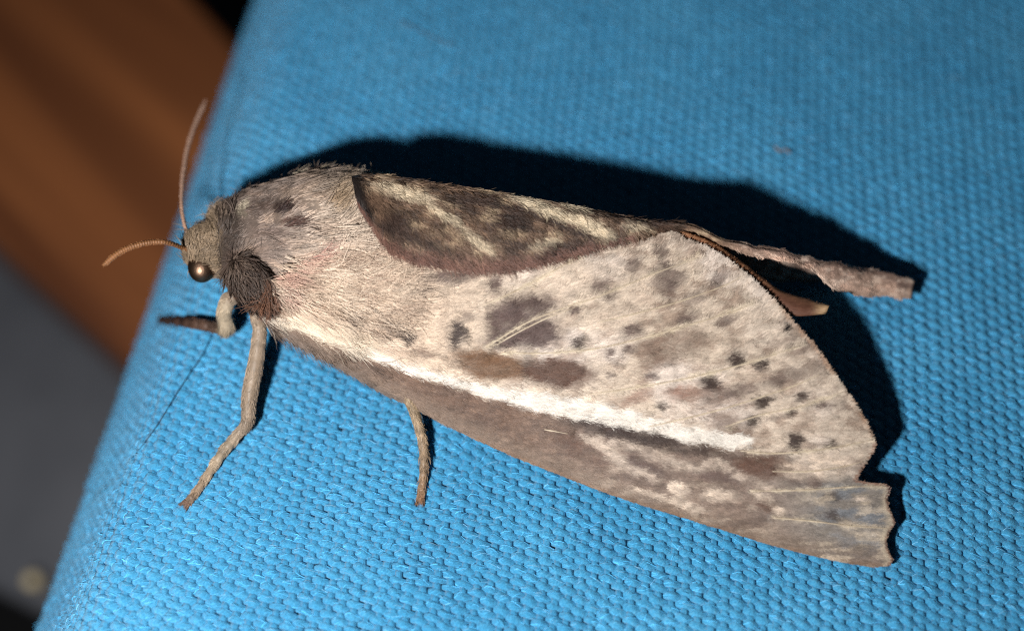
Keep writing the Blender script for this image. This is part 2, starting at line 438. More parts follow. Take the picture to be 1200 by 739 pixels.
STREAK = [(296,358),(320,366),(345,376),(400,397),(440,410),(500,433),(560,449),(620,460),(660,465),(705,471),(740,481),(790,494),(840,505),(884,512),
          (878,524),(858,526),(800,517),(750,505),(700,496),(660,489),(620,479),(560,462),(500,444),(440,421),(400,408),(345,386),(320,378),(298,366)]
VEINS = [[(590,413),(630,414),(664,412),(700,408),(745,398),(789,386),(853,367),(884,355)],
         [(570,407),(598,389),(626,374),(672,357),(700,348),(763,322),(818,302)],
         [(582,404),(604,391),(640,373),(676,359)],
         [(566,358),(600,343),(640,322),(680,300),(712,285)],
         [(690,462),(740,455),(790,446),(831,437),(880,424),(938,405)],
         [(850,500),(891,486),(939,476),(988,459)],
         [(868,528),(905,531),(950,528),(990,522),(1023,515)],
         [(880,575),(940,574),(1000,570),(1037,569)],
         [(905,606),(950,610),(1000,616),(1046,619)],
         [(638,503),(650,505),(666,508)],  # short glint on the costal band, drawn as a pale vein piece
         [(700,378),(750,366),(800,352),(850,334),(872,322)],[(760,500),(820,486),(870,472),(930,452),(962,438)],[(905,552),(950,552),(990,546),(1012,540)]]
PALE = [[(681,512),(715,516),(743,525),(784,543),(817,549),(832,540),(848,546),(874,561),(900,572)],
        [(700,520),(730,545),(770,560)], [(640,378),(700,352),(760,330)], [(606,398),(690,374)]]
ONEAR = [(298,352),(310,330),(345,318),(385,300),(428,262),(470,262),(520,268),(600,272),(680,268),(740,262),(766,266),(800,279),(830,291),(856,307),(878,324),(905,350),(930,378),(952,402),(968,424),(984,448),(1000,470),(1013,490),(1022,508),(1026,520),
         (1019,536),(1010,549),(1002,562),(1020,565),(1039,567),(1043,572),(1040,584),(1042,595),(1048,607),(1049,614),(1042,622),(1039,633),(1041,645),(1047,655),(1042,663),(1020,664),(985,658),(940,648),(895,636),(845,620),(800,606),(760,594),(715,579),(680,566),(640,550),(600,534),(560,516),(520,497),(480,476),(440,456),(400,432),(360,408),(330,391),(308,377),(296,366)]
COSTA = [(296,366),(308,377),(330,391),(360,408),(400,432),(440,456),(480,476),(520,497),(560,516),(600,534),(640,550),(680,566),(715,579),(760,594),(800,606),(845,620),(895,636),(940,648),(985,658),(1042,663)]
TERMEN = [(800,279),(830,291),(856,307),(878,324),(905,350),(930,378),(952,402),(968,424),(984,448),(1000,470),(1013,490),(1022,508),(1026,520)]
TIPEDGE = [(1026,520),(1019,536),(1010,549),(1002,562),(1020,565),(1039,567),(1043,572),(1040,584),(1042,595),(1048,607),(1049,614),(1042,622),(1039,633),(1041,645),(1047,655),(1042,663)]

TEG = [(268,300),(284,293),(300,300),(318,318),(322,332),(314,346),(300,366),(284,372),(272,352),(266,330)]

def blend(c, col, k):
    return c * (1 - k[..., None]) + np.asarray(col) * k[..., None]

def wing_colour(x, y):
    n1 = fbm(x / 16, y / 9, 3); n2 = fbm(x / 5, y / 3.2, 13, 3); n3 = fbm(x / 60, y / 40, 23, 2)
    c = np.zeros(np.shape(x) + (3,)) + lin([190, 174, 157])
    c = blend(c, lin([192, 169, 147]), sstep(620, 420, x) * 0.85)
    c = blend(c, lin([204, 190, 178]), sstep(0.45, 0.75, n3) * sstep(560, 640, x))
    c = blend(c, lin([184, 170, 156]), sstep(820, 960, x) * 0.45)
    c = blend(c, lin([132, 110, 95]), sstep(0.50, 0.72, n1) * 0.55 * sstep(540, 660, x) * (0.5 + fbm(x / 70, y / 50, 29, 2)))
    c = blend(c, lin([120, 98, 86]), sstep(0.56, 0.8, fbm(x / 4.5, y / 2.6, 37, 2)) * 0.5)
    fb = fbm(x / 34 + y / 60, y / 7 - x / 70, 171, 3); kb = sstep(520, 430, x)
    c = blend(c, lin([132, 104, 90]), sstep(0.54, 0.72, fb) * kb * 0.65); c = blend(c, lin([222, 204, 184]), sstep(0.46, 0.3, fb) * kb * 0.65)
    wx = x + 11 * (n1 - 0.5) + 9 * (n2 - 0.5); wy = y + 10 * (fbm(x / 14, y / 10, 91) - 0.5) + 6 * (n2 - 0.5)
    # costal band
    cst = np.interp(x, [p[0] for p in COSTA], [p[1] for p in COSTA])
    lo = np.interp(x, [298, 320, 345, 400, 440, 500, 560, 620, 660, 700, 750, 800, 860, 900, 950, 1000, 1050], [366, 378, 386, 408, 421, 444, 462, 479, 489, 496, 505, 517, 526, 531, 533, 560, 568])
    k = sstep(-2.5, 2.5, wy - lo)
    band = np.zeros_like(c) + lin([102, 80, 67])
    band = blend(band, lin([134, 110, 92]), sstep(0.5, 0.8, n2) * 0.5)
    band = blend(band, lin([78, 62, 54]), sstep(0.5, 0.25, n1) * 0.55)
    band = blend(band, lin([124, 108, 98]), sstep(560, 760, x) * 0.75)
    band = blend(band, lin([126, 118, 111]), sstep(860, 980, x))
    band = blend(band, lin([116, 117, 120]), sstep(0.38, 0.6, fbm(x / 30, y / 10, 66)) * sstep(930, 990, x) * sstep(560, 575, y))
    band = blend(band, lin([116, 99, 86]), sstep(30, 8, cst - y) * 0.7)
    band = blend(band, lin([166, 150, 134]), sstep(0.54, 0.72, fbm(x / 34 + y / 40, y / 9, 131, 4)) * sstep(640, 760, x) * sstep(940, 880, x) * 0.5)
    band = blend(band, lin([76, 62, 56]), sstep(0.5, 0.34, fbm(x / 30 + 7, y / 9, 141, 4)) * sstep(640, 760, x) * sstep(940, 880, x) * 0.4)
    c = blend(c, band, k)
    for (bx, by, rx, ry, ro, st, key) in BLOBS:
        a = math.radians(ro); dx = wx - bx; dy = wy - by
        q = np.hypot((dx * math.cos(a) + dy * math.sin(a)) / rx, (-dx * math.sin(a) + dy * math.cos(a)) / ry)
        c = blend(c, KEYC[key], (sstep(1.32, 0.55, q) * (st + 0.16) * (0.58 + 0.9 * n2)).clip(0, 0.97))
    for (bx, by, rx, ry, ro, st) in LIGHT:
        a = math.radians(ro); dx = wx - bx; dy = wy - by
        q = np.hypot((dx * math.cos(a) + dy * math.sin(a)) / rx, (-dx * math.sin(a) + dy * math.cos(a)) / ry)
        c = blend(c, lin([208, 190, 172]), (sstep(1.5, 0.4, q) * (st + 0.15) * (0.3 + 1.5 * n2 * n1 * 2)).clip(0, 1))
    for l in PALE[:2]:
        c = blend(c, lin([172, 156, 142]), sstep(9, 0.5, seg_dist(wx, wy, l)) * 0.95 * sstep(0.2, 0.6, n2))
    for l in VEINS[:2] + VEINS[3:9]:
        c = blend(c, lin([208, 194, 168]), sstep(3.2, 0.6, seg_dist(x + 4 * (n2 - .5), y + 4 * (n2 - .5), l)) * 0.65 * sstep(0.3, 0.65, n1))
    # white streak
    ins = inpoly(wx * 0.6 + x * 0.4, wy * 0.6 + y * 0.4, STREAK)
    edge = seg_dist(wx, wy, STREAK + STREAK[:1])
    soft = np.where(ins, sstep(-1, 2.0, edge), 0.0)
    soft = soft * np.where((x > 680) & (y < lo - 22 - 0 * x), 0.75, 1.0)
    c = blend(c, np.where(x[..., None] < 400, lin([202, 190, 174]), lin([208, 200, 190])), soft * (1 - 0.45 * sstep(0.6, 0.8, fbm(x / 16, y / 2.2, 71, 3))))
    # cream fluff over the base of the streak, greyer forward edge
    c = blend(c, lin([202, 186, 164]), sstep(26, 4, seg_dist(x, y, [(330, 378), (400, 398), (440, 410)])) * sstep(460, 420, x) * 0.7 * (1 - k))
    c = blend(c, lin([92, 80, 72]), sstep(7, 2, seg_dist(x, y, COSTA[:7])) * 0.7)
    c = blend(c, lin([120, 94, 74]), sstep(6, 1, seg_dist(x, y, COSTA[8:])) * 0.6)
    c = blend(c, lin([156, 122, 98]), sstep(7, 1, seg_dist(x + 3 * (n2 - .5), y, TERMEN)) * sstep(0.3, 0.6, fbm(x / 14, y / 14, 8)) * 0.7 * sstep(880, 930, x))
    c = blend(c, lin([186, 170, 150]), sstep(0.55, 0.7, fbm(x / 22, y / 4, 161, 3)) * sstep(920, 960, x) * sstep(566, 578, y) * 0.6)
    te = seg_dist(x, y, TIPEDGE); f = sstep(1010, 1030, x) * sstep(560, 572, y)
    c = blend(c, lin([178, 164, 144]), sstep(14, 9, te) * sstep(2.5, 5, te) * f * sstep(1033, 1022, x - 0.0 * y) * 0 + sstep(9, 6, te) * sstep(1.5, 3, te) * f * 0.7)
    c = blend(c, lin([140, 90, 66]), sstep(3.2, 1.2, te) * 0.55)
    c = blend(c, lin([70, 56, 49]), np.where(inpoly(wx, wy, TEG), 0.9, 0.0))
    # pinkish down between thorax and wing
    c = blend(c, lin([176, 134, 122]), sstep(12, 2, seg_dist(wx, wy, [(392, 292), (372, 306), (345, 326), (330, 345)])) * 0.55)
    c = blend(c, lin([10, 8, 7]), sstep(2.4, 1.2, np.minimum(seg_dist(x, y, [(919, 380), (922, 389)]), seg_dist(x, y, [(923, 382), (920, 388)]))))
    return c * (0.82 + 0.36 * n2)[..., None]

zn = tps([(296,366,7.0),(330,391,5.4),(400,432,4.0),(480,476,3.0),(560,516,2.5),(640,550,2.1),(760,594,1.8),(845,620,1.6),(940,648,1.4),(1042,663,1.2),
          (1049,612,2.2),(1041,568,3.3),(1002,562,4.1),(1026,520,5.4),(1000,470,7.2),(968,424,8.6),(930,378,9.6),(880,326,10.5),(830,291,11.1),(766,266,11.5),
          (680,268,11.7),(600,272,11.8),(520,268,11.8),(428,262,11.6),(385,300,11.0),(345,318,10.4),(310,330,9.6),
          (450,370,9.2),(600,400,8.7),(750,400,8.9),(880,430,8.3),(600,470,5.7),(760,510,5.5),(900,560,4.3),(400,380,8.2),(700,330,10.8),(960,520,5.9),(520,430,7.4)], 0.002)

moth = bpy.data.objects.new('moth', None); COL.objects.link(moth)
c0 = lift(420., 330., 0.0); moth.location = c0 * MM
tag(moth, 'large furry grey-brown moth with a white wing streak, resting on blue woven cloth', 'moth')
OFF = c0
def own(o):
    """child of the moth's empty, keeping its place"""
    o.parent = moth; o.matrix_parent_inverse = Matrix.Translation(-Vector(c0 * MM)); return o
def sub(o, p):
    o.parent = p; return o

# near forewing: triangulated sheet
def resample(poly, step):
    p = np.array(poly + poly[:1], float); out = []
    for a, b in zip(p[:-1], p[1:]):
        n = max(1, int(np.hypot(*(b - a)) / step)); out += [a + (b - a) * t for t in np.arange(n) / n]
    return np.array(out)
edge = resample(ONEAR, 3.0)
gx, gy = np.meshgrid(np.arange(290, 1055, 3.2), np.arange(255, 668, 3.2), indexing='ij')
gx = (gx + rng.uniform(-.8, .8, gx.shape)).ravel(); gy = (gy + rng.uniform(-.8, .8, gy.shape)).ravel()
ok = inpoly(gx, gy, ONEAR) & (seg_dist(gx, gy, ONEAR + ONEAR[:1]) > 2.0)
pts = np.vstack([edge, np.c_[gx[ok], gy[ok]]]); ne = len(edge)
r = delaunay_2d_cdt([Vector(p) for p in pts], [(i, (i + 1) % ne) for i in range(ne)], [], 1, 1e-4)
wp = np.array([tuple(v) for v in r[0]]); wf = np.array([f for f in r[2] if len(f) == 3])[:, ::-1]
RIP = lambda x, y: 0.34 * (fbm(x / 45, y / 24, 61, 3) - 0.5) + 0.11 * np.minimum(sum(sstep(9, 0, seg_dist(x, y, v)) for v in VEINS), 1.0)
def zwing(x, y): return zn(x, y) + RIP(x, y)
near = mesh('forewing', lift(wp[:, 0], wp[:, 1], zwing(wp[:, 0], wp[:, 1])), wf, M_WING, col=wing_colour(wp[:, 0], wp[:, 1]) * 0.9, uv=wp)
sm = near.modifiers.new('thickness', 'SOLIDIFY'); sm.thickness = 0.00011; sm.offset = -1
own(near); near['label'] = 'pale spotted forewing with a white streak, turned toward the light'
M_VEIN = mat_noise('wing_vein', lin([160, 142, 120]), lin([202, 186, 162]), 1500, 0.45, 0.4)
for i, l in enumerate(VEINS):
    q = catmull(np.array(l, float), 10); r_ = np.full(len(q), 0.07)
    r_ *= np.interp(np.arange(len(q)), [0, 6, len(q) - 12, len(q) - 1], [0.5, 1, 0.8, 0.3]) * (0.75 + 0.5 * vnoise(q[:, 0] / 7, q[:, 1] / 7, i))
    V, F = tube_data(lift(q[:, 0], q[:, 1], zwing(q[:, 0], q[:, 1]) + 0.08), r_, 6)
    sub(mesh('vein', V, F, M_VEIN), near)

def normals_on(x, y, zf):
    e = 1.0
    a = lift(x, y, zf(x, y)); b = lift(x + e, y, zf(x + e, y)); c = lift(x, y + e, zf(x, y + e))
    n = np.cross(c - a, b - a); n /= np.linalg.norm(n, axis=1)[:, None]
    n *= np.sign((n * (CAM - a)).sum(1))[:, None]
    return a, n

ang_f = tps([(310,345,25),(350,330,10),(400,310,0),(430,290,-5),(330,385,35),(400,420,30),(500,470,24),(640,530,20),(800,590,16),(960,640,9),
             (420,350,2),(460,330,-18),(500,345,-12),(560,330,-18),(620,300,-25),(480,400,10),(560,400,-8),(640,390,-14),(700,340,-24),(770,300,-38),(830,300,-48),(860,330,-45),
             (900,360,-42),(940,400,-35),(980,450,-22),(1010,500,-10),(800,400,-15),(860,450,-8),(940,470,-8),(700,440,2),(740,480,8),(860,515,6),(960,540,0),(1020,580,2),(900,570,8),(760,540,14),(600,460,12)], 0.01)
def wing_fur(n, zf, poly, colour, lenf, angf, parent, name, rad, liftk, curl, zoff=0.0, fade=0, clump=0):
    poly = np.array(poly); lo_, hi_ = poly.min(0), poly.max(0)
    x = rng.uniform(lo_[0], hi_[0], n); y = rng.uniform(lo_[1], hi_[1], n)
    k = inpoly(x, y, poly)
    if fade: k &= rng.uniform(0, 1, n) < sstep(0, fade, seg_dist(x, y, [tuple(p) for p in poly] + [tuple(poly[0])]))
    x = x[k]; y = y[k]
    R, nr = normals_on(x, y, zf)
    a = np.radians(angf(x, y)); L = lenf(x, y) * rng.uniform(0.6, 1.3, len(x))
    R2 = lift(x + np.cos(a), y + np.sin(a), zf(x + np.cos(a), y + np.sin(a)))
    d = R2 - R; d /= np.linalg.norm(d, axis=1)[:, None]
    mx, my = x + np.cos(a) * L * 0.35 + rng.normal(0, 1.5, len(x)), y + np.sin(a) * L * 0.35 + rng.normal(0, 1.2, len(x))
    C = colour(mx, my) * rng.normal(1.0, 0.15, (len(x), 1)).clip(0.5, 1.5)
    return sub(fur(name, R + nr * zoff, nr, d, L * 0.077, C, M_HAIR, None, rad, liftk, curl, clump=clump, cell=9.0, cvar=0.09), parent)

lenf = lambda x, y: np.interp(x, [300, 400, 470, 560, 800, 1050], [34, 28, 16, 10, 9, 7]) * (1 - 0.5 * sstep(20, 60, y - np.interp(x, [300, 700, 1050], [350, 470, 540]))) * (0.45 + 0.55 * sstep(0, 16, np.minimum(seg_dist(x, y, TERMEN), seg_dist(x, y, TIPEDGE))))
INNER = [tuple(p) for p in np.array(ONEAR, float)]
wing_fur(300000, zwing, INNER, wing_colour, lenf, ang_f, near, 'wing_scales', 0.029, 0.075, 0.12, clump=0.3)
BASEP = [(285,335),(330,300),(385,280),(430,255),(460,285),(500,325),(505,370),(470,402),(430,396),(380,380),(340,364),(296,350)]
BASEP2 = [p for p in BASEP]
wing_fur(20000, zwing, BASEP, wing_colour, lambda x, y: np.interp(x, [300, 440, 560], [32, 28, 16]), ang_f, near, 'base_down', 0.030, 0.34, 0.26, fade=60, clump=0.5)

# far forewing: rails over the ridge
RI = [(418,235,12.1),(455,291,12.1),(490,306,12.0),(530,315,11.9),(570,317,11.8),(610,312,11.9),(650,301,12.0),(690,288,12.1),(730,277,12.1),(765,268,12.0),(810,270,12.1),(850,288,11.6),(900,302,10.0),(945,313,8.2),(984,340,5.9),(1030,347,3.6),(1068,348,2.2)]
RTP = [(412,207,12.9),(440,208,13.0),(480,214,13.0),(520,220,12.9),(560,226,12.8),(610,234,12.7),(650,241,12.6),(690,248,12.5),(730,256,12.4),(765,262,12.8),(810,265,12.6),(850,283,12.2),(900,293,10.6),(945,303,8.7),(985,312,6.8),(1030,319,4.6),(1071,328,3.0)]
ri = catmull(RI, 14); rt = catmull(RTP, 14); nu = len(ri)
_k = sstep(830, 880, ri[:, 0])                             # the free tail is crumpled
ri[:, 1] += _k * 9 * (fbm(ri[:, 0] / 17, 0 * ri[:, 0], 601, 3) - 0.5); rt[:, 1] += _k * 8 * (fbm(rt[:, 0] / 13, 0 * rt[:, 0] + 5, 602, 3) - 0.5)
ri[:, 2] += _k * 0.5 * (fbm(ri[:, 0] / 26, 0 * ri[:, 0] + 9, 603, 3) - 0.5); rt[:, 2] += _k * 0.5 * (fbm(rt[:, 0] / 20, 0 * rt[:, 0] + 3, 604, 3) - 0.5)
PI_ = lift(ri[:, 0], ri[:, 1], ri[:, 2]); PT = lift(rt[:, 0], rt[:, 1], rt[:, 2])
fr = np.linspace(0, 1, nu)
mid = 0.5 * (PI_ + PT); gap = np.linalg.norm(PT - PI_, axis=1)
mid[:, 2] += 0.10 * gap * sstep(0.65, 0.5, fr)
PB1 = PT + np.stack([0.3 + 0 * fr, 1.0 - 0.4 * fr, -2.2 + 1.3 * fr], 1)
PB2 = PT + np.stack([0.8 + 0 * fr, 3.2 - 1.8 * fr, -np.minimum(9.0, rt[:, 2] - 0.8)], 1)
rails = np.stack([PI_, mid, PT, PB1, PB2], 1)              # nu,5,3
nvv = 8
GR = np.stack([catmull(rails[i], nvv) for i in range(nu)])   # nu, m, 3
m = GR.shape[1]
gb = fbm(np.arange(nu)[:, None] / 9.0, np.arange(m)[None] / 6.0, 88, 3) - 0.5
GR[..., 2] += 0.25 * gb * (np.linspace(0, 1, m)[None] < 0.6) * (1 + 0.8 * sstep(0.6, 0.7, fr))[:, None]
fpx, fpy = proj(GR)
def far_colour(x, y, w):
    """w: 0 at the inner margin, 1 at the ridge, more beyond it"""
    n1 = fbm(x / 18, y / 8, 203); n2 = fbm(x / 5, y / 3, 213, 3)
    c = np.zeros(np.shape(x) + (3,)) + lin([106, 84, 68])
    c = blend(c, lin([176, 154, 126]), sstep(0.5, 0.7, n1) * 0.6)
    c = blend(c, lin([58, 43, 36]), sstep(0.54, 0.38, fbm(x / 24, y / 11, 223)) * 0.85)
    for (bx, by, rx, ry, ro, st, t) in [(460,262,44,18,38,.75,0),(470,225,40,8,15,.7,1),(520,252,30,5,32,.6,1),(560,284,26,6,38,.55,1),(600,256,26,12,10,.8,0),(580,240,60,4,8,.8,0),(540,240,26,6,25,.7,0),
                                        (640,246,48,7,20,.9,1),(690,264,30,9,25,.8,1),(650,262,50,4,20,.8,0),(636,284,20,6,-20,.35,1),(655,292,50,6,-18,.6,0),(700,250,40,4,12,.7,0),(670,243,20,3,12,.7,1),(745,265,18,5,10,.5,1),(510,290,40,9,22,.6,0),(440,240,20,24,50,.4,2)]:
        a = math.radians(ro); dx = x - bx + 7 * (n2 - .5); dy = y - by + 5 * (n2 - .5)
        q = np.hypot((dx * math.cos(a) + dy * math.sin(a)) / rx, (-dx * math.sin(a) + dy * math.cos(a)) / ry)
        c = blend(c, [lin([52, 38, 32]), lin([204, 187, 160]), lin([112, 88, 70])][t], (sstep(1.3, 0.5, q) * (st + 0.15)).clip(0, 1))
    c = blend(c, lin([24, 18, 16]), sstep(18, 6, seg_dist(x + 5 * (n2 - .5), y, [(408, 200), (416, 222), (428, 258)])))  # shade of the notch behind the thorax, painted near-black
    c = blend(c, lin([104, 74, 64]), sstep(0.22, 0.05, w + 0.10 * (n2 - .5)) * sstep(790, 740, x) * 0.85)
    c = blend(c, lin([186, 156, 138]), sstep(840, 900, x))
    c = blend(c, lin([104, 84, 76]), sstep(840, 900, x) * sstep(0.45, 0.8, w + 0.9 * (n1 - .5)) * 0.8)
    c = blend(c, lin([216, 192, 174]), sstep(840, 900, x) * sstep(0.5, 0.65, fbm(x / 9, y / 5, 311)) * 0.6)
    return c * (0.8 + 0.4 * n2)[..., None]
wv = np.repeat((np.linspace(0, 2, m))[None], nu, 0)
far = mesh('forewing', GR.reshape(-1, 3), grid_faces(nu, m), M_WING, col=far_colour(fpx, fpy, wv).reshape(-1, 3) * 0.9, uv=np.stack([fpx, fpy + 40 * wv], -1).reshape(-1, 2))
sm = far.modifiers.new('thickness', 'SOLIDIFY'); sm.thickness = 0.00011; sm.offset = 1
own(far); far['label'] = 'dark brown forewing folded over the back'
def far_fur(n, lo_, hi_, w_hi, lpx, name, liftk):
    a = rng.uniform(lo_, hi_, n) * (nu - 2); b = rng.uniform(0, w_hi / 2.0, n) * (m - 2)
    i = a.astype(int); j = b.astype(int); fa = (a - i)[:, None]; fb = (b - j)[:, None]
    g = lambda i, j: GR[i, j]
    P = (g(i, j) * (1 - fa) + g(i + 1, j) * fa) * (1 - fb) + (g(i, j + 1) * (1 - fa) + g(i + 1, j + 1) * fa) * fb
    du = g(i + 1, j) - g(i, j); dv = g(i, j + 1) - g(i, j)
    du /= np.linalg.norm(du, axis=1)[:, None] + 1e-9; dvn = dv / (np.linalg.norm(dv, axis=1)[:, None] + 1e-9)
    nr = np.cross(du, dvn); nr /= np.linalg.norm(nr, axis=1)[:, None] + 1e-9; nr *= np.sign(nr[:, 2:3] + 1e-6)
    w = b / (m - 2) * 2
    d = du * 0.85 - dvn * (0.75 * sstep(1.3, 0.2, w))[:, None]
    x, y = proj(P); L = lpx * rng.uniform(0.5, 1.3, n)
    x2, y2 = proj(P + d * (L * 0.03)[:, None])
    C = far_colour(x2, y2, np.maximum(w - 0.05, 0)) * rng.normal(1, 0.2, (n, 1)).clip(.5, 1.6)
    sub(fur(name, P, nr, d, L * 0.077, C, M_HAIR, None, 0.030, liftk, 0.16), far)
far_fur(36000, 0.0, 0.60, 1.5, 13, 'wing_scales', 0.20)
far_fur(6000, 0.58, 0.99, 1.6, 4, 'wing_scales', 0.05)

# hindwing, its brown rim showing between the two forewings
HA = [(768,274),(800,289),(830,302),(856,318),(880,338),(905,360),(934,371),(967,367)]
HB = [(778,266),(806,273),(836,285),(864,303),(890,322),(918,340),(950,349),(971,361)]
ha = catmull(np.array(HA, float), 8); hb = catmull(np.array(HB, float), 8)
za = zwing(ha[:, 0], ha[:, 1]) - 0.9
A_ = lift(ha[:, 0], ha[:, 1], za); B_ = lift(hb[:, 0], hb[:, 1], za - 0.5 * np.linspace(0, 1, len(za)))
hg = np.stack([A_ * (1 - t) + B_ * t + np.array([0, 0, 1.0]) * (0.55 * math.sin(math.pi * t) - 1.6 * max(0, t - 0.8) / 0.2 * 0.4) for t in np.linspace(0, 1, 9)], 1)
hg[..., 2] += 0.5 * (fbm(np.arange(len(ha))[:, None] / 7.0, np.arange(9)[None] / 4.0, 611, 3) - 0.5)
hx, hy = proj(hg)
hc_ = np.zeros(hg.shape) + lin([120, 76, 56])
hc_ = blend(hc_, lin([226, 168, 124]), sstep(0.35, 0.85, np.repeat(np.linspace(0, 1, 9)[None], len(ha), 0)) * 0.9)  # orange rim, its colour brightened to stand for a lit edge
hc_ = blend(hc_, lin([84, 56, 44]), sstep(865, 925, hx) * 0.8)  # shadow on the end of the flap, painted as darker brown
hc_ = blend(hc_, lin([166, 138, 104]), sstep(948, 966, hx) * 0.8)
hind = own(mesh('hindwing', hg.reshape(-1, 3), grid_faces(len(ha), 9), M_WING, col=hc_.reshape(-1, 3), uv=np.stack([hx, hy], -1).reshape(-1, 2)))
sm = hind.modifiers.new('thickness', 'SOLIDIFY'); sm.thickness = 0.00015
hind['label'] = 'orange-brown rim of the folded hindwing'
nh = 3500; ii = rng.integers(0, len(ha) - 1, nh); jj = rng.integers(3, 9, nh)
P = hg[ii, jj] + rng.normal(0, 0.15, (nh, 3)); d = hg[ii, jj] - hg[ii, jj - 1] + 0.3 * (hg[ii + 1, jj] - hg[ii, jj]); d /= np.linalg.norm(d, axis=1)[:, None]
nr = np.repeat(np.array([[0, -0.5, 0.85]]), nh, 0)
sub(fur('fringe', hg[ii, jj], nr, d, rng.uniform(0.10, 0.28, nh), hc_[ii, jj] * rng.normal(1, .18, (nh, 1)).clip(.5, 1.5), M_HAIR, None, 0.028, 0.15, 0.3), hind)

# ------------------------------------------------------------------ body
ST = np.array([(213,291,8.0,0.35,0.35),(218,291,8.0,1.3,1.3),(228,291,8.0,1.95,1.95),(242,291,8.0,2.3,2.25),(254,289,7.9,2.6,2.5),(262,287,7.8,3.6,3.4),(282,286,7.8,4.5,4.3),(305,284,7.9,5.1,4.9),(335,282,8.0,5.6,5.3),
      (370,280,8.2,5.9,5.6),(410,282,8.2,5.7,5.4),(450,288,8,5.0,4.9),(520,300,7.6,4.4,4.4),(620,316,7.2,4.1,4.0),(720,332,6.8,3.6,3.6),(820,350,6.2,2.8,2.8),(890,364,5.8,1.8,1.8),(925,372,5.6,0.5,0.5)], float)
ST[:, 2] -= 1.3; ST[:, 4] *= 0.93
st = catmull(ST, 5)
BP = lift(st[:, 0], st[:, 1], st[:, 2]); K = 40; th = np.linspace(0, 2 * np.pi, K, endpoint=False)
T, A, B = frames(BP)
BV = BP[:, None] + st[:, 3, None, None] * np.cos(th)[None, :, None] * A[:, None] + st[:, 4, None, None] * np.sin(th)[None, :, None] * B[:, None]
dirn = BV - BP[:, None]
BV = BV + dirn * (0.16 * (fbm(st[:, 0, None] / 30 + 0 * th[None], 2.5 * np.cos(th)[None] + 3 + 0 * st[:, :1], 44, 3) - 0.5))[..., None]
bx_, by_ = proj(BV)

COLLAR = [(262,262),(276,246),(286,262),(282,300),(276,338),(256,332),(258,300)]
def body_colour(x, y):
    n1 = fbm(x / 14, y / 8, 303); n2 = fbm(x / 5, y / 3, 313, 3)
    wx = x + 10 * (n1 - .5) + 4 * (n2 - .5); wy = y + 9 * (fbm(x / 12, y / 12, 323) - .5)
    c = np.zeros(np.shape(x) + (3,)) + lin([136, 120, 110])
    c = blend(c, lin([106, 92, 84]), sstep(360, 290, wx) * 0.8)
    c = blend(c, lin([198, 180, 162]), sstep(335, 420, wx + (wy - 250) * 0.35))
    c = blend(c, lin([176, 150, 128]), sstep(0.5, 0.7, n1) * 0.4)
    c = blend(c, lin([118, 96, 82]), sstep(0.55, 0.75, fbm(x / 20, y / 6, 333)) * 0.45)
    def el(cx, cy, rx, ry, ro, st, col):
        a = math.radians(ro); dx = wx - cx; dy = wy - cy
        q = np.hypot((dx * math.cos(a) + dy * math.sin(a)) / rx, (-dx * math.sin(a) + dy * math.cos(a)) / ry)
        return blend(c, lin(col), sstep(1.3, 0.55, q) * st)
    c = el(337, 240, 15, 8, -12, 1, [40, 26, 24]); c = el(353, 257, 16, 8, 8, .95, [60, 36, 30]); c = el(308, 242, 24, 9, -20, .7, [72, 58, 52])
    c = el(325, 272, 26, 7, 0, .6, [84, 68, 62]); c = el(286, 246, 6, 15, 30, .8, [196, 182, 158])
    c = el(368, 306, 30, 7, -38, .8, [160, 108, 100])
    c = el(405, 228, 12, 20, -20, .4, [170, 140, 100])
    # collar
    ck = sstep(289, 279, wx + 0.12 * (wy - 280)) * sstep(238, 256, wy)
    c = blend(c, lin([62, 52, 46]), ck * 0.95)
    c = blend(c, lin([70, 56, 49]), np.where(inpoly(wx, wy, TEG), 0.92, 0.0))
    # head
    hk = sstep(263, 256, wx)
    c = blend(c, lin([132, 113, 92]), hk * 0.9)
    c = blend(c, lin([78, 66, 56]), hk * sstep(250, 236, wx) * sstep(272, 262, wy) * 0.8)
    return c * (0.8 + 0.4 * n2)[..., None]

M_BODY = mat_tint('body_skin', rough=0.7, spec=0.2, bump=0.4, uvs=(0.1, 0.3))
nst = len(st)
Vb = np.vstack([BV.reshape(-1, 3), BP[0], BP[-1]])
cb = body_colour(*proj(Vb)) * 0.7
F4 = grid_faces(nst, K, True); F3 = np.vstack([F4[:, [0, 1, 2]], F4[:, [0, 2, 3]]])
j = np.arange(K); cap0 = np.stack([np.full(K, nst * K), (j + 1) % K, j], -1); cap1 = np.stack([np.full(K, nst * K + 1), (nst - 1) * K + j, (nst - 1) * K + (j + 1) % K], -1)
body = own(mesh('body', Vb, np.vstack([F3, cap0, cap1]), M_BODY, col=cb, uv=np.stack(proj(Vb), -1)))

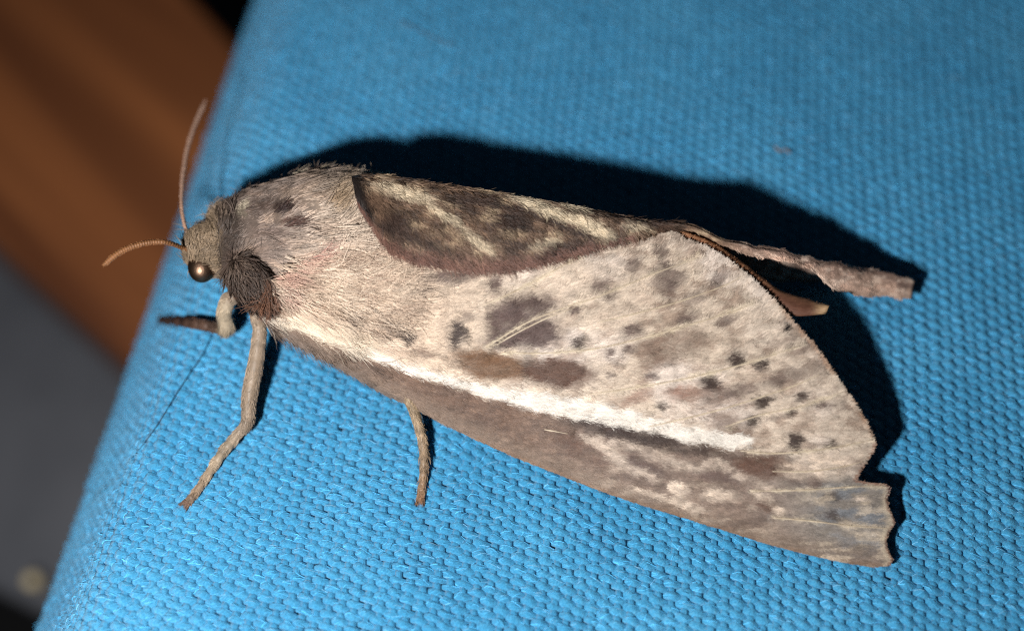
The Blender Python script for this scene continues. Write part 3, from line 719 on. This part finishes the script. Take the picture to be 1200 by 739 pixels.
def body_fur(n, x0, x1, colour, lenmm, name, liftk, curl, rad, dfun):
    i0, i1 = np.searchsorted(st[:, 0], [x0, x1])
    a = rng.uniform(i0, min(i1, nst - 2), n); t = rng.uniform(0, 1, n) * K
    i = a.astype(int); jj = t.astype(int) % K; j2 = (jj + 1) % K; fa = (a - i)[:, None]; fb = (t - t.astype(int))[:, None]
    P = (BV[i, jj] * (1 - fa) + BV[i + 1, jj] * fa) * (1 - fb) + (BV[i, j2] * (1 - fa) + BV[i + 1, j2] * fa) * fb
    nr = P - (BP[i] * (1 - fa) + BP[i + 1] * fa); nr /= np.linalg.norm(nr, axis=1)[:, None]
    # thin out so that the density is even
    ar = st[i, 3]; keep = rng.uniform(0, 1, n) < ar / ar.max() + 0.25
    keep &= nr[:, 2] > -0.75
    P = P[keep]; nr = nr[keep]
    px, py = proj(P); d = dfun(P, px, py, nr)
    d = d - nr * (d * nr).sum(1)[:, None]; d /= np.linalg.norm(d, axis=1)[:, None] + 1e-9
    L = lenmm(px, py) * rng.uniform(0.55, 1.3, len(P))
    mx, my = proj(P + d * (L * 0.4)[:, None])
    C = colour(mx, my) * rng.normal(1, 0.26, (len(P), 1)).clip(.35, 1.8)
    return sub(fur(name, P, nr, d, L, C, M_HAIR, None, rad, liftk, curl), body)
def thorax_dir(P, px, py, nr):
    a = np.radians(-14 + 34 * (fbm(px / 40, py / 40, 404, 2) - 0.5) * 2 + np.interp(py, [200, 250, 300, 350], [-8, -6, 6, 18]) - 18 * sstep(340, 410, px) * sstep(300, 240, py))
    # in-plane direction: photo right / up
    return np.cos(a)[:, None] * RT - np.sin(a)[:, None] * UP
body_fur(46000, 262, 470, body_colour, lambda x, y: np.interp(x, [262, 285, 330, 420], [1.1, 1.7, 2.4, 2.8]), 'thorax_fur', 0.28, 0.20, 0.032, thorax_dir)
def head_dir(P, px, py, nr):
    a = np.radians(70 + 40 * (fbm(px / 9, py / 9, 414, 2) - .5))
    return np.cos(a)[:, None] * RT - np.sin(a)[:, None] * UP * -0.6 + np.array([0.5, 0, 0])
body_fur(9000, 214, 264, body_colour, lambda x, y: 1.25 + 0 * x, 'head_fur', 0.55, 0.45, 0.028, head_dir)
def collar_dir(P, px, py, nr):
    a = np.radians(-70 * sstep(300, 250, py) + 60 * sstep(290, 340, py) + 30 * (fbm(px / 12, py / 12, 424, 2) - .5))
    return np.cos(a)[:, None] * RT - np.sin(a)[:, None] * UP
body_fur(5200, 254, 284, body_colour, lambda x, y: 1.7 + 0 * x, 'collar_fur', 0.55, 0.3, 0.032, collar_dir)

# tegula: the dark tuft over the wing base
tc = lift(291., 326., 9.3); tx = np.array([0.60, -0.68, -0.38]); tx /= np.linalg.norm(tx)
tb = np.cross(np.array([-0.25, -0.45, 0.85]), tx); tb /= np.linalg.norm(tb); tn = np.cross(tx, tb)
if tn @ (CAM - tc) < 0: tn = -tn
nu_, nv_ = 22, 20
uu = np.linspace(0.02, np.pi - 0.02, nu_); vv = np.linspace(0, 2 * np.pi, nv_, endpoint=False)
r0 = np.sin(uu) ** 0.8
TV = tc + (-np.cos(uu) * 2.1)[:, None, None] * tx + (r0 * 1.6)[:, None, None] * (np.cos(vv)[None, :, None] * tb) + (r0 * 0.4)[:, None, None] * (np.sin(vv)[None, :, None] * tn)
def teg_colour(x, y):
    n2 = fbm(x / 5, y / 3, 513, 3)
    c = np.zeros(np.shape(x) + (3,)) + lin([66, 53, 46])
    c = blend(c, lin([122, 84, 64]), sstep(308, 322, x + 0.4 * (y - 330)) * 0.7)
    c = blend(c, lin([110, 94, 82]), sstep(0.55, 0.75, n2) * 0.5)
    return c * (0.75 + 0.5 * n2)[..., None]
teg = own(mesh('tegula', TV.reshape(-1, 3), grid_faces(nu_, nv_, True), M_BODY, col=teg_colour(*proj(TV.reshape(-1, 3))) * 0.8, uv=np.stack(proj(TV.reshape(-1, 3)), -1)))
teg['label'] = 'dark brown tuft over the wing base'
n = 7000; i = rng.integers(1, nu_ - 2, n); jj = rng.integers(0, nv_, n); f = rng.uniform(0, 1, (n, 1)); g = rng.uniform(0, 1, (n, 1))
P = (TV[i, jj] * (1 - f) + TV[i + 1, jj] * f) * (1 - g) + (TV[i, (jj + 1) % nv_] * (1 - f) + TV[i + 1, (jj + 1) % nv_] * f) * g
nr = P - tc - ((P - tc) @ tx)[:, None] * tx * 0.8; nr /= np.linalg.norm(nr, axis=1)[:, None]
C = teg_colour(*proj(P + tx * 0.6)) * rng.normal(1, .22, (n, 1)).clip(.4, 1.7)
sub(fur('tegula_fur', P, nr, tx[None] + 0.30 * nr + ((P - tc) @ tb)[:, None] * tb * 0.25, rng.uniform(0.9, 2.7, n), C, M_HAIR, None, 0.031, 0.20, 0.32, clump=0.5), teg)

# far-side shoulder tuft that peeps over the back
tc2 = lift(378., 213., 8.6)
n = 1300; P = tc2 + rng.normal(0, 1, (n, 3)).clip(-1.6, 1.6) * np.array([1.6, 0.5, 0.6])
C = np.where(rng.uniform(0, 1, (n, 1)) < 0.35, lin([84, 68, 60]), lin([186, 170, 148])) * rng.normal(1, .2, (n, 1)).clip(.5, 1.5)
sub(fur('shoulder_tuft', P, np.repeat(np.array([[0, 0.3, 0.95]]), n, 0), np.repeat(np.array([[0.9, 0.3, 0.1]]), n, 0), rng.uniform(0.6, 1.5, n), C, M_HAIR, None, 0.026, 0.3, 0.35, clump=0.3), body)

# eyes
M_EYE, nt, b = mat_new('compound_eye')
b.inputs['Base Color'].default_value = (0.17, 0.105, 0.070, 1); b.inputs['Roughness'].default_value = 0.42; b.inputs['Metallic'].default_value = 1.0
b.inputs['Specular IOR Level'].default_value = 0.9; b.inputs['Specular Tint'].default_value = (1.0, 0.72, 0.52, 1)
vt = N(nt, 'ShaderNodeTexVoronoi', i_Scale=6500.0); tcn = N(nt, 'ShaderNodeTexCoord')
nt.links.new(tcn.outputs['Object'], vt.inputs['Vector'])
bp = N(nt, 'ShaderNodeBump', i_Strength=0.25, i_Distance=0.00004); nt.links.new(vt.outputs['Distance'], bp.inputs['Height']); nt.links.new(bp.outputs[0], b.inputs['Normal'])
def ball(c, ax, name, mat, parent=None):
    u = np.linspace(0.01, np.pi - 0.01, 20); v = np.linspace(0, 2 * np.pi, 28, endpoint=False)
    V = c + np.stack([np.sin(u)[:, None] * np.cos(v)[None] * ax[0], np.sin(u)[:, None] * np.sin(v)[None] * ax[1], np.cos(u)[:, None] * np.ones(28)[None] * ax[2]], -1)
    return mesh(name, V.reshape(-1, 3), grid_faces(20, 28, True), mat, parent)
own(ball(lift(237., 312., 6.8), (1.25, 1.5, 1.25), 'eye', M_EYE))
own(ball(lift(240., 276., 5.4), (1.1, 1.1, 1.2), 'eye', M_EYE))

# antennae
def antenna(pts, r0, r1, teeth, c1, c2, label, side):
    q = catmull(np.array(pts, float), 60); P = lift(q[:, 0], q[:, 1], q[:, 2]); t = np.linspace(0, 1, len(P))
    rr = np.interp(t, [0, 0.04, 0.1, 0.6, 0.95, 1], [1.6, 1.5, 0.8, 1.0, 0.9, 0.35]) * (r0 + (r1 - r0) * t) * (1 + 0.09 * np.sin(t * teeth * 2 * np.pi))
    V, F = tube_data(P, rr, 10)
    T, A, B = frames(P)
    Vs = [V]; Fs = [F]; n0 = len(V)
    for k in range(teeth):
        f = 0.08 + 0.9 * k / teeth; i = int(f * (len(P) - 1)); p = P[i]; r = rr[i]
        toward = T[i] * 0.25 + side * A[i]; toward /= np.linalg.norm(toward)
        h = r * 2.3 if side else 0
        base = [p + T[i] * r * 0.55, p - T[i] * r * 0.55, p + B[i] * r * 0.6, p - B[i] * r * 0.6]
        tip = p + toward * h
        Vs.append(np.array(base + [tip])); Fs.append(np.array([[0, 2, 4], [2, 1, 4], [1, 3, 4], [3, 0, 4]]) + n0); n0 += 5
    V = np.vstack(Vs); F = np.vstack(Fs)
    tt = np.linspace(0, 1, len(P)).repeat(10); tt = np.concatenate([tt, np.linspace(0.5, 0.5, len(V) - len(tt))])
    col = lin(c1)[None] * (1 - tt[:, None]) + lin(c2)[None] * tt[:, None]
    o = own(mesh('antenna', V, F, M_LEG, col=col, uv=np.stack([tt, np.zeros(len(V))], -1), smooth=False))
    n = 1500; i = rng.integers(16, len(P) - 1, n); a = rng.uniform(0, 2 * np.pi, n)
    nr = np.cos(a)[:, None] * A[i] + np.sin(a)[:, None] * B[i]
    sub(fur('antenna_bristles', P[i] + nr * rr[i][:, None] * 0.8, nr, T[i], rng.uniform(0.08, 0.25, n), np.repeat(lin(c2)[None] * 1.1, n, 0) * rng.uniform(.6, 1.3, (n, 1)), M_HAIR, None, 0.012, 0.9, 0.3), o)
    o['label'] = label
antenna([(223,278,7.6),(217,266,7.9),(213,245,7.6),(213,222,6.9),(215,200,6.1),(220,172,5.2),(229,145,4.4),(241,118,3.6)], 0.17, 0.18, 52, [168, 130, 108], [176, 144, 126], 'thin saw-toothed antenna held upright', -1)
antenna([(224,293,7.8),(213,290,8.6),(195,284,10.6),(175,284,11.2),(155,289,11.6),(138,297,11.6),(121,311,11.2)], 0.20, 0.26, 40, [112, 76, 48], [126, 84, 50], 'orange-brown antenna curving forward', 0)

# legs
def leg(pts, rad, cols, label, tuft=1.0, hair=2600, hl=(0.3, 0.8)):
    p = np.array(pts, float); q = catmull(p, 12); r_ = np.interp(np.linspace(0, len(p) - 1, len(q)), np.arange(len(p)), rad)
    P = lift(q[:, 0], q[:, 1], q[:, 2])
    r_ = r_ * (1 + 0.10 * (vnoise(np.arange(len(q)) / 2.5, np.zeros(len(q)), 9) - .5))
    tq = np.linspace(0, 1, len(q)); r_ = r_ * (1 + 0.16 * sstep(0.55, 0.62, tq) * np.cos(tq * 2 * np.pi * 13))
    V, F = tube_data(P, r_, 14)
    ck = np.array([lin(c) for c in cols]); tt = np.linspace(0, 1, len(P))
    cc = np.stack([np.interp(tt, np.linspace(0, 1, len(ck)), ck[:, k]) for k in range(3)], 1)
    cc = cc * (0.62 + 0.76 * fbm(np.arange(len(P)) / 5.0, np.zeros(len(P)) + p[0, 0], 717, 3))[:, None] * (1 - 0.35 * sstep(0.6, 0.66, tt) * (np.cos(tt * 2 * np.pi * 13) < -0.5))[:, None]
    colv = np.vstack([np.repeat(cc, 14, 0), cc[:1], cc[-1:]]) * 0.85
    uv = np.vstack([np.stack([np.repeat(tt, 14), np.tile(np.arange(14) / 14, len(P))], 1), [[0, 0], [1, 0]]])
    o = own(mesh('leg', V, F, M_LEG, col=colv, uv=uv)); o['label'] = label
    T, A, B = frames(P); n = hair; i = rng.integers(0, len(P) - 1, n); a = rng.uniform(0, 2 * np.pi, n)
    nr = np.cos(a)[:, None] * A[i] + np.sin(a)[:, None] * B[i]
    C = cc[i] * rng.normal(1, .22, (n, 1)).clip(.4, 1.7)
    sub(fur('leg_hair', P[i] + nr * (r_[i] * 0.97)[:, None] + T[i] * rng.uniform(0, 0.2, (n, 1)), nr, T[i], rng.uniform(*hl, n), C, M_HAIR, None, 0.023, 0.20, 0.22, clump=0.3), o)
    ik = int(len(P) * 0.55)
    for s in (-1, 1):                                        # tibial spurs
        e = P[ik] + A[ik] * s * r_[ik] * 0.7; sp_ = catmull(np.stack([e, e + T[ik] * 0.5 + A[ik] * s * 0.22, e + T[ik] * 1.0 + A[ik] * s * 0.26]), 5)
        V2, F2 = tube_data(sp_, np.linspace(0.10, 0.025, len(sp_)), 7)
        sub(mesh('spur', V2, F2, M_LEG, col=np.repeat(cc[ik:ik + 1] * 0.8, len(V2), 0), uv=np.zeros((len(V2), 2))), o)
    for s in (-1, 1):                                        # two claws
        e = P[-1]; d = T[-1]; w = A[-1] * s
        cq = np.stack([e - d * 0.1 + w * 0.12, e + d * 0.35 + w * 0.34 - np.array([0, 0, .02]), e + d * 0.68 + w * 0.34 - np.array([0, 0, 0.2])])
        cq = catmull(cq, 5); V2, F2 = tube_data(cq, np.linspace(0.12, 0.025, len(cq)), 7)
        sub(mesh('claw', V2, F2, M_LEG, col=np.repeat(lin([58, 38, 30])[None], len(V2), 0), uv=np.zeros((len(V2), 2))), o)
    return o
zc_ = cloth_z
leg([(300,366,6.4),(304,385,5.2),(302,410,4.4),(297,440,3.6),(292,468,2.9),(290,492,2.2),(279,508,1.7),(264,526,1.3),(250,546,0.95),(237,566,0.75),(226,581,0.62),(220,588,0.5)],
    [0.56,0.56,0.66,0.70,0.63,0.50,0.38,0.40,0.35,0.29,0.29,0.36], [[142,124,106],[138,120,102],[134,116,98],[132,116,100],[146,130,110],[134,114,94],[88,66,54]], 'long brown middle leg braced out on the cloth', hair=5200)
leg([(474,452,3.6),(481,470,3.2),(488,490,2.5),(494,512,1.9),(497,535,1.4),(496,560,0.85),(494,575,0.6),(493,584,0.5)],
    [0.45,0.44,0.40,0.36,0.34,0.29,0.27,0.30], [[142,122,98],[146,126,102],[144,122,98],[138,112,88],[120,88,64]], 'slender brown hind leg coming out under the costal edge', hair=3000)
zt = zc_(190., 376.)
leg([(276,346,6.2),(268,352,5.8),(263,366,4.8),(266,384,3.2),(262,386,2.4)] + [(x_, y_, zc_(x_, y_) + h_) for x_, y_, h_ in ((250., 383., 1.9), (236., 380., 1.5), (220., 378., 1.2), (204., 376., 0.9), (190., 376., 0.65))],
    [0.6,0.62,0.66,0.62,0.50,0.46,0.44,0.40,0.40,0.46], [[110,94,80],[164,148,126],[150,134,112],[80,62,52],[76,56,46],[72,52,44],[60,44,38]], 'short foreleg with pale thigh tuft reaching forward', hair=4200)  # shadow over the lower foreleg is put into its dark colours

# ------------------------------------------------------------------ small loose things on the cloth
def strand(pts, r, col, name, label, cat, h=0.62):
    q = catmull(np.array(pts, float), 16); P = []
    for x, y in q:
        z = cloth_z(x, y); P.append(lift(x, y, z + h))
    P = np.array(P); V, F = tube_data(P, np.full(len(P), r), 6)
    m_ = mat_noise(name, lin(col) * 0.7, lin(col), 900, 0.5)
    tag(mesh(name, V, F, m_), label, cat)
strand([(248,392),(238,414),(222,438),(206,462),(188,492),(168,520),(146,546),(124,570),(98,594)], 0.035, [26, 34, 52], 'stray_hair', 'fine dark stray hair lying along the rounded edge of the blue cushion', 'hair')
strand([(468,24),(482,31),(500,40),(520,50),(534,54)], 0.04, [110, 130, 150], 'lint_thread', 'thin curved grey lint thread lying flat on the blue cloth', 'lint')
strand([(908,172),(914,177),(920,175),(926,180)], 0.09, [150, 140, 140], 'lint_tuft', 'short pale crumpled lint tuft on cloth beyond the moth shadow', 'lint')

# ------------------------------------------------------------------ background beyond the cushion edge
def slab(name, px_poly, z, thick, mat, parent=None):
    p = np.array(px_poly, float); t = lift(p[:, 0], p[:, 1], z); n = len(t)
    import bmesh
    bm = bmesh.new()
    vt_ = [bm.verts.new(Vector(v * MM)) for v in t]; f = bm.faces.new(vt_)
    if f.calc_center_median() is not None: bm.normal_update()
    if f.normal.z < 0: f.normal_flip()
    r = bmesh.ops.extrude_face_region(bm, geom=[f]); 
    for g in r['geom']:
        if isinstance(g, bmesh.types.BMVert): g.co.z -= 0
    for v in vt_: v.co.z -= thick * MM
    bmesh.ops.recalc_face_normals(bm, faces=bm.faces)
    me = bpy.data.meshes.new(name); bm.to_mesh(me); bm.free(); me.materials.append(mat)
    o = bpy.data.objects.new(name, me); COL.objects.link(o)
    bv = o.modifiers.new('bevel', 'BEVEL'); bv.width = 0.0025; bv.segments = 3
    return o
M_WOOD, nt, b = mat_new('varnished_wood')
tcn = N(nt, 'ShaderNodeTexCoord'); mp = N(nt, 'ShaderNodeMapping'); mp.inputs['Rotation'].default_value = (0, 0, math.radians(45)); mp2 = N(nt, 'ShaderNodeMapping'); mp2.inputs['Scale'].default_value = (7, 62, 20)
ns = N(nt, 'ShaderNodeTexNoise', i_Scale=1.0, i_Detail=5.0, i_Distortion=0.8); cr = N(nt, 'ShaderNodeValToRGB')
cr.color_ramp.elements[0].position = 0.32; cr.color_ramp.elements[0].color = (0.12, 0.038, 0.014, 1)
cr.color_ramp.elements[1].position = 0.70; cr.color_ramp.elements[1].color = (0.32, 0.110, 0.036, 1)
nt.links.new(tcn.outputs['Object'], mp.inputs[0]); nt.links.new(mp.outputs[0], mp2.inputs[0]); nt.links.new(mp2.outputs[0], ns.inputs['Vector']); nt.links.new(ns.outputs[0], cr.inputs[0]); nt.links.new(cr.outputs[0], b.inputs['Base Color'])
b.inputs['Roughness'].default_value = 0.45
tag(slab('wooden_board', [(-330, -30), (-30, 262), (130, 408), (330, 590), (560, 470), (305, 80), (222, -10), (90, -160)], -62, 22, M_WOOD), 'blurred brown varnished wooden board beyond the edge of the blue cushion', 'board')
M_GREY = mat_noise('grey_panel', (0.085, 0.090, 0.105), (0.150, 0.155, 0.175), 30, 0.6)
tag(slab('grey_panel', [(-420, 200), (-36, 262), (126, 410), (330, 600), (300, 800), (45, 716), (-20, 684), (-420, 640)], -96, 10, M_GREY), 'blurred dark grey panel below the wooden board', 'panel')
M_CREAM = mat_noise('cream_plastic', lin([215, 195, 150]), lin([240, 222, 180]), 400, 0.4)
kc = lift(43., 683., -93.0)
u = np.linspace(0, 1, 9); prof_r = np.array([0, 1.1, 1.75, 1.95, 1.8, 1.5, 1.3, 1.3, 0]); prof_z = np.array([3.2, 3.1, 2.7, 2.0, 1.2, 0.6, 0.2, -3.5, -3.5])
v = np.linspace(0, 2 * np.pi, 24, endpoint=False)
prof_r = prof_r * 0.6
KV = kc + np.stack([prof_r[:, None] * np.cos(v)[None], prof_r[:, None] * np.sin(v)[None], prof_z[:, None] + 0 * v[None]], -1)
tag(mesh('screw_cap', KV.reshape(-1, 3), grid_faces(9, 24, True), M_CREAM), 'small blurred cream cap on the grey panel', 'cap')
M_FLOOR = mat_noise('dark_floor', (0.010, 0.010, 0.011), (0.02, 0.02, 0.021), 20, 0.7)
fl = mesh('floor', np.array([(-900, -900, -260), (900, -900, -260), (900, 900, -260), (-900, 900, -260)], float), np.array([[0, 1, 2, 3]]), M_FLOOR)
fl['kind'] = 'structure'; tag(fl, 'dark unlit floor far below the cushion', 'floor')
